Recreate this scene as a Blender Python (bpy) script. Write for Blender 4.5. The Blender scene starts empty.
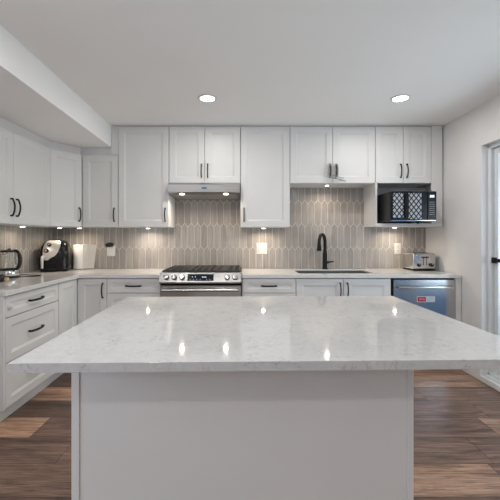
import bpy, bmesh, math, random
from mathutils import Vector, Matrix
random.seed(7)
S = bpy.context.scene
COL = S.collection
R = math.radians
PI = math.pi

# ---------------------------------------------------------------- camera, world, exposure
cam_d = bpy.data.cameras.new('camera')
cam = bpy.data.objects.new('camera', cam_d)
COL.objects.link(cam)
cam.location = (0, 0, 1.273)
cam.rotation_euler = (R(90), 0, 0)
cam_d.sensor_width = 36
cam_d.lens = 340 / 500 * 36
cam_d.shift_x = 8 / 500
cam_d.shift_y = -13 / 500
cam_d.clip_start = 0.02
S.camera = cam

W = bpy.data.worlds.new('world')
S.world = W
W.use_nodes = True
wn = W.node_tree.nodes
wn['Background'].inputs['Color'].default_value = (0.09, 0.40, 0.90, 1)
wn['Background'].inputs['Strength'].default_value = 1.1

S.view_settings.view_transform = 'Standard'
S.view_settings.look = 'None'
S.view_settings.gamma = 1
S.view_settings.exposure = 0.06
try:
    S.view_settings.use_curve_mapping = False
    S.cycles.use_denoising = True
    S.cycles.max_bounces = 10
    S.cycles.diffuse_bounces = 6
    S.cycles.sample_clamp_indirect = 6
except Exception:
    pass

DOWN_W = 7.0      # each ceiling downlight
PUCK_W = 1.5      # each under-cabinet puck
LEFT_W = 22.0      # fill from an added window in the left wall, behind the camera
DOOR_W = 52.0      # daylight through the sliding door
WARM = (1.0, 0.955, 0.90)
PUCKC = (1.0, 0.83, 0.64)


def area(name, loc, rot, size, power, color, shape='DISK', size_y=None, parent=None, spread=180):
    l = bpy.data.lights.new(name, 'AREA')
    l.shape = shape
    l.size = size
    if size_y:
        l.size_y = size_y
    l.energy = power
    l.color = color
    l.spread = R(spread)
    o = bpy.data.objects.new(name, l)
    COL.objects.link(o)
    o.location = loc
    o.rotation_euler = rot
    if parent:
        o.parent = parent
    return o


# fill from an added, unseen side window; daylight of the patio door
area('added_window_fill', (-2.175, -.6, 1.475), (0, R(-90), 0), 1.2, LEFT_W, (0.97, 0.98, 1.0), 'RECTANGLE', 2.2)
area('patio_daylight', (3.1, 1.75, 1.25), (0, R(108), 0), 1.3, DOOR_W, (0.87, 0.94, 1.0), 'RECTANGLE', 2.4)

# ---------------------------------------------------------------- materials


def mat(name, color=(.8, .8, .8), rough=.5, metal=0.0, spec=.5, emit=None, estr=0, coat=0, trans=0, ior=1.45, aniso=0):
    m = bpy.data.materials.new(name)
    m.use_nodes = True
    b = m.node_tree.nodes['Principled BSDF']
    b.inputs['Base Color'].default_value = (*color, 1)
    b.inputs['Roughness'].default_value = rough
    b.inputs['Metallic'].default_value = metal
    b.inputs['Specular IOR Level'].default_value = spec
    b.inputs['Coat Weight'].default_value = coat
    b.inputs['Transmission Weight'].default_value = trans
    b.inputs['IOR'].default_value = ior
    b.inputs['Anisotropic'].default_value = aniso
    if emit:
        b.inputs['Emission Color'].default_value = (*emit, 1)
        b.inputs['Emission Strength'].default_value = estr
    return m


def nd(m, t, **kw):
    n = m.node_tree.nodes.new(t)
    for k, v in kw.items():
        if k.startswith('i_'):
            n.inputs[k[2:].replace('_', ' ')].default_value = v
        else:
            setattr(n, k, v)
    return n


def lk(m, a, b):
    m.node_tree.links.new(a, b)


def bsdf(m):
    return m.node_tree.nodes['Principled BSDF']


def ramp(m, stops):
    n = m.node_tree.nodes.new('ShaderNodeValToRGB')
    cr = n.color_ramp
    while len(cr.elements) < len(stops):
        cr.elements.new(.5)
    for e, (p, c) in zip(cr.elements, stops):
        e.position = p
        e.color = (*c, 1)
    return n


def noisy(m, c0, c1, scale=(8, 8, 8), detail=3, lo=.3, hi=.7, bump=0):
    tc = nd(m, 'ShaderNodeTexCoord')
    mp = nd(m, 'ShaderNodeMapping')
    mp.inputs['Scale'].default_value = scale
    nz = nd(m, 'ShaderNodeTexNoise', i_Scale=1.0, i_Detail=detail)
    rp = ramp(m, [(lo, c0), (hi, c1)])
    lk(m, tc.outputs['Object'], mp.inputs['Vector'])
    lk(m, mp.outputs['Vector'], nz.inputs['Vector'])
    lk(m, nz.outputs['Fac'], rp.inputs['Fac'])
    lk(m, rp.outputs['Color'], bsdf(m).inputs['Base Color'])
    if bump:
        bp = nd(m, 'ShaderNodeBump', i_Strength=bump, i_Distance=.002)
        lk(m, nz.outputs['Fac'], bp.inputs['Height'])
        lk(m, bp.outputs['Normal'], bsdf(m).inputs['Normal'])
    return m


M = {}
M['wall'] = noisy(mat('wall_paint', rough=.6, spec=.3), (.72, .715, .71), (.745, .74, .735), (3, 3, 3), 4)
M['ceiling'] = noisy(mat('ceiling_paint', rough=.8, spec=.2), (.885, .88, .87), (.90, .895, .885), (2, 2, 2), 4)
M['cab'] = noisy(mat('cabinet_paint', rough=.38, spec=.4), (.70, .70, .695), (.72, .72, .715), (5, 5, 5), 2)
M['island'] = noisy(mat('island_paint', rough=.42, spec=.4), (.75, .755, .75), (.765, .77, .765), (4, 4, 4), 2)
M['black'] = noisy(mat('black_handle_metal', rough=.42, metal=.1, spec=.35), (.010, .009, .009), (.018, .017, .016), (60, 60, 60))
M['matteblack'] = noisy(mat('matte_black', rough=.45, metal=0, spec=.25), (.007, .007, .007), (.012, .012, .012), (60, 60, 60))
M['gloss_black'] = noisy(mat('gloss_black_plastic', rough=.2, spec=.3), (.006, .006, .007), (.011, .011, .011), (30, 30, 30))
M['plastic_black'] = noisy(mat('black_plastic', rough=.35), (.012, .012, .013), (.02, .02, .02), (40, 40, 40))
M['glassblack'] = noisy(mat('black_glass', rough=.06), (.006, .007, .012), (.010, .011, .018), (10, 10, 10))
M['plastic_white'] = noisy(mat('white_plastic', rough=.3), (.68, .68, .665), (.72, .72, .705), (20, 20, 20))
M['paper'] = noisy(mat('paper', rough=.9, spec=.1), (.82, .81, .79), (.88, .87, .85), (90, 90, 90), bump=.3)
M['steel'] = noisy(mat('brushed_steel', rough=.27, metal=1), (.53, .525, .515), (.60, .595, .585), (2, 60, 300), 3)
M['steel_v'] = noisy(mat('appliance_steel', rough=.19, metal=1), (.46, .465, .47), (.52, .525, .53), (2, 60, 300), 3)
M['steel_h'] = noisy(mat('hood_steel', rough=.3, metal=1), (.36, .36, .36), (.42, .42, .42), (2, 60, 300), 3)
M['chrome'] = noisy(mat('chrome', rough=.1, metal=1), (.75, .75, .74), (.8, .8, .79), (5, 5, 5))
M['sink'] = noisy(mat('sink_steel', rough=.3, metal=1), (.36, .36, .36), (.42, .42, .42), (60, 3, 60))
M['filter'] = noisy(mat('hood_filter_mesh', rough=.45, metal=.9), (.58, .56, .52), (.68, .66, .62), (160, 160, 10))
M['iron'] = noisy(mat('cast_iron', rough=.38, metal=.2), (.035, .033, .032), (.07, .066, .063), (40, 40, 40))
M['gap'] = noisy(mat('dark_gap', rough=.8), (.02, .02, .02), (.03, .03, .03))
M['grout'] = noisy(mat('tile_grout', rough=.8), (.74, .73, .71), (.80, .79, .77), (40, 40, 40))
M['vinyl'] = noisy(mat('white_vinyl', rough=.35), (.66, .69, .71), (.70, .73, .75), (8, 8, 8))
M['base'] = noisy(mat('baseboard_paint', rough=.4), (.78, .78, .77), (.81, .81, .80), (8, 8, 8))
M['cork'] = noisy(mat('cork', rough=.8), (.50, .36, .24), (.68, .52, .38), (90, 90, 90))
M['red'] = noisy(mat('red_sticker', rough=.4), (.42, .012, .02), (.55, .02, .03), (30, 30, 30))
M['stickerpale'] = noisy(mat('pale_sticker', rough=.4), (.50, .55, .62), (.58, .62, .68), (60, 60, 60))
M['lens'] = mat('lamp_lens', (.9, .9, .9), .4, emit=(1, .97, .92), estr=9)
M['puck'] = mat('puck_lens', (.9, .9, .9), .4, emit=(1, .90, .76), estr=14)
M['digit'] = mat('display_digit', (.1, .1, .1), .4, emit=(.55, .72, 1), estr=1.3)
M['bluedisplay'] = mat('blue_display', (.03, .05, .10), .2, emit=(.10, .22, .55), estr=.35)
M['darkteal'] = noisy(mat('dark_screen_frame', rough=.5), (.010, .022, .028), (.016, .03, .036), (9, 9, 9))
M['lcd'] = mat('lit_display', (.1, .1, .1), .4, emit=(.92, .96, 1), estr=1.0)
M['mark'] = noisy(mat('printed_mark', rough=.5), (.30, .30, .30), (.36, .36, .36))
M['cable'] = noisy(mat('grey_cable', rough=.35, metal=.3), (.20, .20, .205), (.30, .30, .305), (50, 50, 50))
M['deck'] = noisy(mat('patio_slab', rough=.8), (.30, .34, .37), (.37, .41, .44), (3, 3, 3))
M['fence'] = noisy(mat('evergreen', rough=.9), (.008, .018, .015), (.025, .05, .035), (6, 6, 6), 6)
m = mat('pane_glass', (1, 1, 1), 0.0)
tp = nd(m, 'ShaderNodeBsdfTransparent')
tp.inputs['Color'].default_value = (.93, .96, .96, 1)
gs = nd(m, 'ShaderNodeBsdfGlossy', i_Roughness=0.02)
lw = nd(m, 'ShaderNodeLayerWeight', i_Blend=.5)
f5 = nd(m, 'ShaderNodeMath', operation='POWER')
f5.inputs[1].default_value = 4.0
lk(m, lw.outputs['Facing'], f5.inputs[0])
fz = nd(m, 'ShaderNodeMath', operation='MULTIPLY_ADD')
fz.inputs[1].default_value = .9
fz.inputs[2].default_value = .04
lk(m, f5.outputs[0], fz.inputs[0])
mxs_ = nd(m, 'ShaderNodeMixShader')
lk(m, fz.outputs[0], mxs_.inputs[0])
lk(m, tp.outputs[0], mxs_.inputs[1])
lk(m, gs.outputs[0], mxs_.inputs[2])
lk(m, mxs_.outputs[0], m.node_tree.nodes['Material Output'].inputs['Surface'])
M['glass'] = m
M['kettleglass'] = mat('kettle_glass', (.97, .98, .98), 0.02, trans=1, ior=1.3)
M['water'] = mat('kettle_dark', (.05, .05, .05), .2)

# quartz: white with fine grey broken veins and speckle


def quartz(name, c_lo, c_hi, vein):
    m = mat(name, rough=.06, spec=.45)
    tc = nd(m, 'ShaderNodeTexCoord')
    n1 = nd(m, 'ShaderNodeTexNoise', i_Scale=9.0, i_Detail=8.0)
    lk(m, tc.outputs['Object'], n1.inputs['Vector'])
    add = nd(m, 'ShaderNodeMixRGB', blend_type='ADD')
    add.inputs['Fac'].default_value = .28
    lk(m, tc.outputs['Object'], add.inputs[1])
    lk(m, n1.outputs['Color'], add.inputs[2])
    v = nd(m, 'ShaderNodeTexVoronoi', feature='DISTANCE_TO_EDGE', i_Scale=24.0)
    lk(m, add.outputs[0], v.inputs['Vector'])
    vr = ramp(m, [(0, (1, 1, 1)), (.045, (0, 0, 0))])
    lk(m, v.outputs['Distance'], vr.inputs['Fac'])
    n2 = nd(m, 'ShaderNodeTexNoise', i_Scale=13.0, i_Detail=5.0)
    lk(m, tc.outputs['Object'], n2.inputs['Vector'])
    br = ramp(m, [(.47, (0, 0, 0)), (.60, (1, 1, 1))])
    lk(m, n2.outputs['Fac'], br.inputs['Fac'])
    mul = nd(m, 'ShaderNodeMixRGB', blend_type='MULTIPLY')
    mul.inputs['Fac'].default_value = 1
    lk(m, vr.outputs['Color'], mul.inputs[1])
    lk(m, br.outputs['Color'], mul.inputs[2])
    n3 = nd(m, 'ShaderNodeTexNoise', i_Scale=42.0, i_Detail=9.0, i_Roughness=.75)
    lk(m, tc.outputs['Object'], n3.inputs['Vector'])
    cr = ramp(m, [(.30, c_lo), (.62, c_hi)])
    lk(m, n3.outputs['Fac'], cr.inputs['Fac'])
    mx = nd(m, 'ShaderNodeMixRGB')
    lk(m, mul.outputs[0], mx.inputs['Fac'])
    lk(m, cr.outputs['Color'], mx.inputs[1])
    mx.inputs[2].default_value = (*vein, 1)
    lk(m, mx.outputs[0], bsdf(m).inputs['Base Color'])
    return m


M['quartz'] = quartz('island_quartz', (.545, .55, .552), (.625, .63, .633), (.40, .40, .405))
M['quartz_w'] = quartz('worktop_quartz', (.66, .655, .65), (.72, .715, .71), (.45, .45, .45))

# picket tile: greige glaze, shade differs from tile to tile, soft vertical streaks
m = mat('picket_tile_glaze', rough=.16, spec=.5)
g = nd(m, 'ShaderNodeNewGeometry')
tc = nd(m, 'ShaderNodeTexCoord')
mp = nd(m, 'ShaderNodeMapping')
mp.inputs['Scale'].default_value = (45, 45, 5)
nz = nd(m, 'ShaderNodeTexNoise', i_Scale=1.0, i_Detail=4.0, i_Distortion=.6)
lk(m, tc.outputs['Object'], mp.inputs['Vector'])
lk(m, mp.outputs['Vector'], nz.inputs['Vector'])
r1 = ramp(m, [(0, (.325, .305, .29)), (1, (.395, .373, .355))])
lk(m, g.outputs['Random Per Island'], r1.inputs['Fac'])
r2 = ramp(m, [(.3, (.82, .82, .82)), (.7, (1.12, 1.11, 1.10))])
lk(m, nz.outputs['Fac'], r2.inputs['Fac'])
mu = nd(m, 'ShaderNodeMixRGB', blend_type='MULTIPLY')
mu.inputs['Fac'].default_value = 1
lk(m, r1.outputs['Color'], mu.inputs[1])
lk(m, r2.outputs['Color'], mu.inputs[2])
lk(m, mu.outputs[0], bsdf(m).inputs['Base Color'])
M['tile'] = m

# floor planks: tone per plank from a mesh attribute, grain stretched along the plank
m = mat('vinyl_plank', rough=.33, spec=.4)
at = nd(m, 'ShaderNodeAttribute', attribute_name='tone')
g = nd(m, 'ShaderNodeNewGeometry')
tc = nd(m, 'ShaderNodeTexCoord')
mp = nd(m, 'ShaderNodeMapping')
mp.inputs['Scale'].default_value = (1.3, 13, 1)
sh = nd(m, 'ShaderNodeVectorMath', operation='ADD')
cm = nd(m, 'ShaderNodeCombineXYZ')
ml = nd(m, 'ShaderNodeMath', operation='MULTIPLY')
ml.inputs[1].default_value = 37
lk(m, g.outputs['Random Per Island'], ml.inputs[0])
lk(m, ml.outputs[0], cm.inputs['X'])
lk(m, ml.outputs[0], cm.inputs['Z'])
lk(m, tc.outputs['Object'], mp.inputs['Vector'])
lk(m, mp.outputs['Vector'], sh.inputs[0])
lk(m, cm.outputs[0], sh.inputs[1])
nz = nd(m, 'ShaderNodeTexNoise', i_Scale=1.0, i_Detail=10.0, i_Roughness=.68, i_Distortion=1.2)
lk(m, sh.outputs[0], nz.inputs['Vector'])
r1 = ramp(m, [(0, (.100, .064, .049)), (.5, (.205, .13, .097)), (1, (.44, .28, .185))])
lk(m, at.outputs['Fac'], r1.inputs['Fac'])
r2 = ramp(m, [(.30, (.30, .28, .27)), (.48, (.92, .90, .89)), (.70, (1.6, 1.58, 1.57))])
lk(m, nz.outputs['Fac'], r2.inputs['Fac'])
mu = nd(m, 'ShaderNodeMixRGB', blend_type='MULTIPLY')
mu.inputs['Fac'].default_value = 1
lk(m, r1.outputs['Color'], mu.inputs[1])
lk(m, r2.outputs['Color'], mu.inputs[2])
mp2 = nd(m, 'ShaderNodeMapping')
mp2.inputs['Scale'].default_value = (5, 95, 1)
lk(m, tc.outputs['Object'], mp2.inputs['Vector'])
nz2 = nd(m, 'ShaderNodeTexNoise', i_Scale=1.0, i_Detail=6.0, i_Roughness=.7, i_Distortion=.5)
lk(m, mp2.outputs['Vector'], nz2.inputs['Vector'])
r3 = ramp(m, [(.34, (.48, .46, .45)), (.64, (1.42, 1.41, 1.40))])
lk(m, nz2.outputs['Fac'], r3.inputs['Fac'])
mu2 = nd(m, 'ShaderNodeMixRGB', blend_type='MULTIPLY')
mu2.inputs['Fac'].default_value = 1
lk(m, mu.outputs[0], mu2.inputs[1])
lk(m, r3.outputs['Color'], mu2.inputs[2])
lk(m, mu2.outputs[0], bsdf(m).inputs['Base Color'])
bp = nd(m, 'ShaderNodeBump', i_Strength=.15, i_Distance=.002)
lk(m, nz.outputs['Fac'], bp.inputs['Height'])
lk(m, bp.outputs['Normal'], bsdf(m).inputs['Normal'])
M['plank'] = m

# microwave door screen: dark, with a regular grid of pale lozenges in its base colour
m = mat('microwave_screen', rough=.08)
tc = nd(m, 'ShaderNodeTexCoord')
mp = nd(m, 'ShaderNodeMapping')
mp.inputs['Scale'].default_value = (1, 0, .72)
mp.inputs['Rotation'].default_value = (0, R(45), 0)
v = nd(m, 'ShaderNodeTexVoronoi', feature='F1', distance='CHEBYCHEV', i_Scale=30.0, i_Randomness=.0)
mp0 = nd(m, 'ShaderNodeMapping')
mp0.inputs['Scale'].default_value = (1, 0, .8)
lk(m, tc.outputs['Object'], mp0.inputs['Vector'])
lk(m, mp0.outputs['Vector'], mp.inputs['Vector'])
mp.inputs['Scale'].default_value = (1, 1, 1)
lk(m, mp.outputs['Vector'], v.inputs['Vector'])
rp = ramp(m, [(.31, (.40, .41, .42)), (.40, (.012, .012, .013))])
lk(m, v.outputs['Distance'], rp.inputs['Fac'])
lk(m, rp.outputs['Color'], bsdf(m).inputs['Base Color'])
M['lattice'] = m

# ---------------------------------------------------------------- mesh builder


class B:
    def __init__(self):
        self.bm = bmesh.new()

    def merge(self, b2, mx=None):
        if mx:
            bmesh.ops.transform(b2, matrix=mx, verts=b2.verts)
        me = bpy.data.meshes.new('tmp')
        b2.to_mesh(me)
        b2.free()
        self.bm.from_mesh(me)
        bpy.data.meshes.remove(me)
        return self

    def box(self, x0, x1, y0, y1, z0, z1, bev=0, seg=1, mx=None):
        b = bmesh.new()
        bmesh.ops.create_cube(b, size=1)
        for v in b.verts:
            v.co = Vector(((x0 + x1) / 2 + v.co.x * (x1 - x0), (y0 + y1) / 2 + v.co.y * (y1 - y0), (z0 + z1) / 2 + v.co.z * (z1 - z0)))
        if bev:
            bmesh.ops.bevel(b, geom=b.edges[:], offset=bev, segments=seg, affect='EDGES', profile=.5)
        return self.merge(b, mx)

    def cyl(self, p0, p1, r0, r1=None, seg=24, bev=0):
        p0, p1 = Vector(p0), Vector(p1)
        r1 = r0 if r1 is None else r1
        d = p1 - p0
        b = bmesh.new()
        bmesh.ops.create_cone(b, cap_ends=True, segments=seg, radius1=r0, radius2=r1, depth=d.length)
        if bev:
            es = [e for e in b.edges if len(e.link_faces) == 2 and any(len(f.verts) > 4 for f in e.link_faces)]
            bmesh.ops.bevel(b, geom=es, offset=bev, segments=2, affect='EDGES', profile=.5)
        q = Vector((0, 0, 1)).rotation_difference(d.normalized())
        return self.merge(b, Matrix.Translation((p0 + p1) / 2) @ q.to_matrix().to_4x4())

    def tube(self, pts, r, seg=10, flat=1.0, up=(0, 0, 1)):
        pts = [Vector(p) for p in pts]
        rs = r if isinstance(r, (list, tuple)) else [r] * len(pts)
        b = bmesh.new()
        rings = []
        u = Vector(up)
        for i, p in enumerate(pts):
            t = (pts[min(i + 1, len(pts) - 1)] - pts[max(i - 1, 0)]).normalized()
            n = t.cross(u)
            if n.length < 1e-4:
                n = t.cross(Vector((1, 0, 0)))
            n.normalize()
            k = n.cross(t).normalized()
            rings.append([b.verts.new(p + (n * math.cos(a) + k * math.sin(a) * flat) * rs[i]) for a in [2 * PI * j / seg for j in range(seg)]])
        for a, c in zip(rings, rings[1:]):
            for j in range(seg):
                b.faces.new((a[j], a[(j + 1) % seg], c[(j + 1) % seg], c[j]))
        b.faces.new(rings[0][::-1])
        b.faces.new(rings[-1])
        bmesh.ops.recalc_face_normals(b, faces=b.faces)
        return self.merge(b)

    def lathe(self, prof, c=(0, 0, 0), seg=40, mx=None, close=True):
        b = bmesh.new()
        rings = []
        for r, z in prof:
            rings.append([b.verts.new((c[0] + r * math.cos(2 * PI * j / seg), c[1] + r * math.sin(2 * PI * j / seg), c[2] + z)) for j in range(seg)])
        for a, d in zip(rings, rings[1:]):
            for j in range(seg):
                b.faces.new((a[j], a[(j + 1) % seg], d[(j + 1) % seg], d[j]))
        if close:
            b.faces.new(rings[0][::-1])
            b.faces.new(rings[-1])
        bmesh.ops.recalc_face_normals(b, faces=b.faces)
        return self.merge(b, mx)

    def prism(self, poly, z0, z1, bev=0, mx=None):
        b = bmesh.new()
        lo = [b.verts.new((x, y, z0)) for x, y in poly]
        hi = [b.verts.new((x, y, z1)) for x, y in poly]
        n = len(poly)
        b.faces.new(lo[::-1])
        b.faces.new(hi)
        for i in range(n):
            b.faces.new((lo[i], lo[(i + 1) % n], hi[(i + 1) % n], hi[i]))
        bmesh.ops.recalc_face_normals(b, faces=b.faces)
        if bev:
            bmesh.ops.bevel(b, geom=b.edges[:], offset=bev, segments=1, affect='EDGES')
        return self.merge(b, mx)

    def slab(self, us, vs, skip, w0, w1, axis='Z', bev=0):
        """cells of a grid (us x vs) minus skip, thickened from w0 to w1 along axis; one seamless shell"""
        b = bmesh.new()
        cache = {}

        def V(i, j, k):
            if (i, j, k) not in cache:
                w = (w0, w1)[k]
                u, v = us[i], vs[j]
                cache[(i, j, k)] = b.verts.new({'Z': (u, v, w), 'X': (w, u, v), 'Y': (u, w, v)}[axis])
            return cache[(i, j, k)]
        cells = {(i, j) for i in range(len(us) - 1) for j in range(len(vs) - 1)} - set(skip)
        for i, j in cells:
            for k in (0, 1):
                b.faces.new((V(i, j, k), V(i + 1, j, k), V(i + 1, j + 1, k), V(i, j + 1, k)))
            if (i - 1, j) not in cells:
                b.faces.new((V(i, j, 0), V(i, j + 1, 0), V(i, j + 1, 1), V(i, j, 1)))
            if (i + 1, j) not in cells:
                b.faces.new((V(i + 1, j, 0), V(i + 1, j + 1, 0), V(i + 1, j + 1, 1), V(i + 1, j, 1)))
            if (i, j - 1) not in cells:
                b.faces.new((V(i, j, 0), V(i + 1, j, 0), V(i + 1, j, 1), V(i, j, 1)))
            if (i, j + 1) not in cells:
                b.faces.new((V(i, j + 1, 0), V(i + 1, j + 1, 0), V(i + 1, j + 1, 1), V(i, j + 1, 1)))
        bmesh.ops.recalc_face_normals(b, faces=b.faces)
        if bev:
            es = [e for e in b.edges if len(e.link_faces) == 2 and e.calc_face_angle(0) > .5]
            bmesh.ops.bevel(b, geom=es, offset=bev, segments=2, affect='EDGES', profile=.5)
        return self.merge(b)

    def build(self, name, m, parent=None, smooth=False, loc=None):
        me = bpy.data.meshes.new(name)
        self.bm.to_mesh(me)
        self.bm.free()
        me.materials.append(m)
        if smooth:
            for p in me.polygons:
                p.use_smooth = True
            try:
                me.set_sharp_from_angle(angle=R(40))
            except Exception:
                pass
        o = bpy.data.objects.new(name, me)
        COL.objects.link(o)
        if parent:
            o.parent = parent
        if loc:
            o.location = loc
        return o


def tag(o, label, cat, group=None):
    o['label'] = label
    o['category'] = cat
    if group:
        o['group'] = group
    return o


def thing(name, label, cat, loc=(0, 0, 0), rz=0, group=None):
    o = bpy.data.objects.new(name, None)
    o.empty_display_size = .1
    COL.objects.link(o)
    o.location = loc
    o.rotation_euler = (0, 0, rz)
    return tag(o, label, cat, group)


def struct(o):
    o['kind'] = 'structure'
    return o


def dup(root, loc, label=None):
    r = root.copy()
    COL.objects.link(r)
    r.location = loc
    if label:
        r['label'] = label
    for ch in list(root.children):
        c = ch.copy()
        COL.objects.link(c)
        c.parent = r
        for g_ in ch.children:
            d = g_.copy()
            COL.objects.link(d)
            d.parent = c
    return r


# ---------------------------------------------------------------- room shell
CH = 2.44            # ceiling height
YB = 3.90            # back wall
XL = -2.18           # left wall
YR = -3.40           # wall behind the camera
RW = R(1.1)          # slight skew of the right wall

# floor planks run along X
edges = [1.665 + .245 * k for k in range(-21, 10)]
me = bpy.data.meshes.new('floor')
bm = bmesh.new()
lay = bm.faces.layers.float.new('tone')
fixed = {  # row start : [(joint x, tone of the plank to its left)] from the photo
    1.665: [(.10, .42), (1.38, .72), (2.6, .5)],
    1.91: [(-1.05, .30), (.2, .4), (1.42, .38), (2.6, .3)],
    2.155: [(-1.35, .95), (-.10, .28), (1.655, .34), (2.87, .72)],
    2.40: [(-1.9, .3), (-.68, .12), (.5, .3), (1.75, .30), (2.6, .35)],
    2.645: [(-.95, .88), (.3, .4), (1.45, .42), (2.6, .34)],
    2.89: [(-1.4, .2), (-.2, .22), (.9, .4), (2.2, .78)],
    1.42: [(-.9, .35), (.35, .2), (1.6, .3), (2.8, .42)],
}


def plank(x0, x1, y0, y1, tone):
    g_ = .0012
    vs = [bm.verts.new(p) for p in ((x0 + g_, y0 + g_, 0), (x1 - g_, y0 + g_, 0), (x1 - g_, y1 - g_, 0), (x0 + g_, y1 - g_, 0))]
    f = bm.faces.new(vs)
    f[lay] = tone


for y0 in edges:
    y1 = y0 + .245
    if y1 > YB + .2 or y0 < YR - .3:
        continue
    key = next((k for k in fixed if abs(k - y0) < .01), None)
    x = -2.3
    if key:
        for jx, tone in fixed[key]:
            plank(x, min(jx, 2.32), y0, y1, tone)
            x = jx
            if x > 2.3:
                break
        if x < 2.3:
            plank(x, 2.32, y0, y1, .4)
    else:
        x -= random.uniform(0, 1.1)
        while x < 2.3:
            plank(x, x + 1.22, y0, y1, random.choice((.15, .25, .35, .45, .6, .8)))
            x += 1.22
# the dark core that shows in the seams, lying under the planks
cv = [bm.verts.new(p) for p in ((-2.3, YR - .1, -.0015), (2.32, YR - .1, -.0015), (2.32, YB + .1, -.0015), (-2.3, YB + .1, -.0015))]
f = bm.faces.new(cv)
f[lay] = 0
f.material_index = 1
bm.to_mesh(me)
bm.free()
me.materials.append(M['plank'])
me.materials.append(M['gap'])
fl = bpy.data.objects.new('floor', me)
COL.objects.link(fl)
struct(fl)

struct(B().box(-2.4, 2.5, YR - .15, YB + .15, CH, CH + .1).build('ceiling', M['ceiling']))
struct(B().box(-2.4, 2.5, YB, YB + .12, 0, CH).build('wall_back', M['wall']))
struct(B().slab([YR, -1.75, .55, YB], [0, .85, 2.10, CH], [(1, 1)], XL - .12, XL, 'X').build('wall_left', M['wall']))
wf = B()
for y0, y1, z0, z1 in ((-1.75, .55, .85, .90), (-1.75, .55, 2.05, 2.10), (-1.75, -1.70, .90, 2.05), (.50, .55, .90, 2.05), (-.625, -.575, .90, 2.05)):
    wf.box(XL - .09, XL - .03, y0, y1, z0, z1)
struct(wf.build('added_window_1', M['vinyl']))  # unseen window, added to bring fill light in from the left
struct(B().box(XL, 2.3, YR - .12, YR, 0, CH).build('wall_rear', M['wall']))
# right wall with the patio door opening; skewed a touch, built about the jamb corner
RWALL = bpy.data.objects.new
JY = 3.008
HEAD = 2.085
D0 = JY - 1.85


def on_right(o):
    o.location = (2.12, JY, 0)
    o.rotation_euler = (0, 0, RW)
    return o


wr = B().slab([YR - JY - .1, D0 - JY, 0, YB - JY + .03], [0, .05, HEAD, CH], [(1, 1)], 0, .16, 'X').build('wall_right', M['wall'])
struct(on_right(wr))
bb = B()
bb.box(-.014, 0, 0, .26, 0.001, .115, .003)
bb.box(-.014, 0, -1.85, 0, 0.001, .05, .003)
bb.box(-.014, 0, YR - JY + .05, -1.85, 0.001, .115, .003)
struct(on_right(bb.build('baseboard_right', M['base'])))
struct(B().box(XL, XL + .014, YR + .02, 2.24, .001, .115, .003).build('baseboard_left', M['base']))

# patio door: vinyl frame, two sashes with glass, bar across, outside light comes through it
dr = bpy.data.objects.new('door_1', None)
COL.objects.link(dr)
on_right(dr)
struct(dr)
dr['label'] = 'white sliding patio door with black bar in the right wall'
L = 1.85
fr = B()
fr.box(.055, .155, -.035, 0, .05, HEAD, .002)
fr.box(.055, .155, -L, -L + .035, .05, HEAD, .002)
fr.box(.055, .155, -L, 0, HEAD - .035, HEAD, .002)
fr.box(.055, .155, -L, 0, .05, .085, .002)
fr.box(.02, .155, -L, 0, .05, .062, .002)
fr.build('door_frame', M['vinyl'], dr)
for nm, a, b_, x in (('sash', -.97, -.036, .085), ('sash', -L + .036, -.90, .118)):
    s = B()
    for u0, u1, z0, z1 in ((a, a + .04, .086, HEAD - .036), (b_ - .04, b_, .086, HEAD - .036), (a + .04, b_ - .04, .086, .17), (a + .04, b_ - .04, HEAD - .09, HEAD - .036)):
        s.box(x, x + .03, u0, u1, z0, z1, .003)
    so = s.build(nm, M['vinyl'], dr)
    B().box(x + .012, x + .018, a + .038, b_ - .038, .168, HEAD - .088).build('pane', M['glass'], so)
sc_ = B()
for u0, u1, z0, z1 in ((-.075, -.0365, .087, HEAD - .037), (-L + .0365, -L + .075, .087, HEAD - .037), (-L + .075, -.075, HEAD - .085, HEAD - .037)):
    sc_.box(.119 if u1 > -.1 and u0 > -.1 else .149, .158, u0, u1, z0, z1, .001)
sc_.build('screen_track', M['darkteal'], dr)
sb = B()
sb.box(.062, .086, -.90, -.045, 1.055, 1.085, .004)
sb.box(.055, .085, -.075, -.04, 1.045, 1.095, .004)
sb.build('security_bar', M['matteblack'], dr)

# soffit over the left run (its face runs slightly out of square)
sf = B()
ks = (1.37 - 1.324) / (3.57 - 1.86)


def sx(y):
    return -1.37 + ks * (3.57 - y)


sf.prism([(XL + .001, YR + .01), (sx(YR + .01), YR + .01), (sx(3.57), 3.57), (sx(3.57), YB - .001), (XL + .001, YB - .001)], 2.214, CH - .001)
struct(sf.build('soffit', M['ceiling']))

# outside: patio slab and a dark evergreen hedge
struct(B().box(2.42, 12, -8, 24, -.12, -.04).build('ground', M['deck']))
hg = bmesh.new()
bmesh.ops.create_grid(hg, x_segments=1, y_segments=1, size=.5)
bmesh.ops.delete(hg, geom=hg.verts[:], context='VERTS')
bmesh.ops.create_cube(hg, size=1)
bmesh.ops.subdivide_edges(hg, edges=hg.edges[:], cuts=34, use_grid_fill=True)
rng = random.Random(3)
for v in hg.verts:
    v.co = Vector((v.co.x * 1.6, v.co.y * 27, (v.co.z + .5) * 5.5))
    v.co += Vector((rng.uniform(-.22, .22), rng.uniform(-.22, .22), rng.uniform(-.25, .25) if v.co.z > .3 else 0))
q = B()
q.merge(hg)
o = q.build('hedge', M['fence'], None, loc=(9.5, 8.5, -.04))
tag(o, 'tall dark evergreen hedge outside, seen through the patio door glass', 'hedge')

# ---------------------------------------------------------------- tile backsplash
TW, TP, TT = .0745, .264, .042


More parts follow.
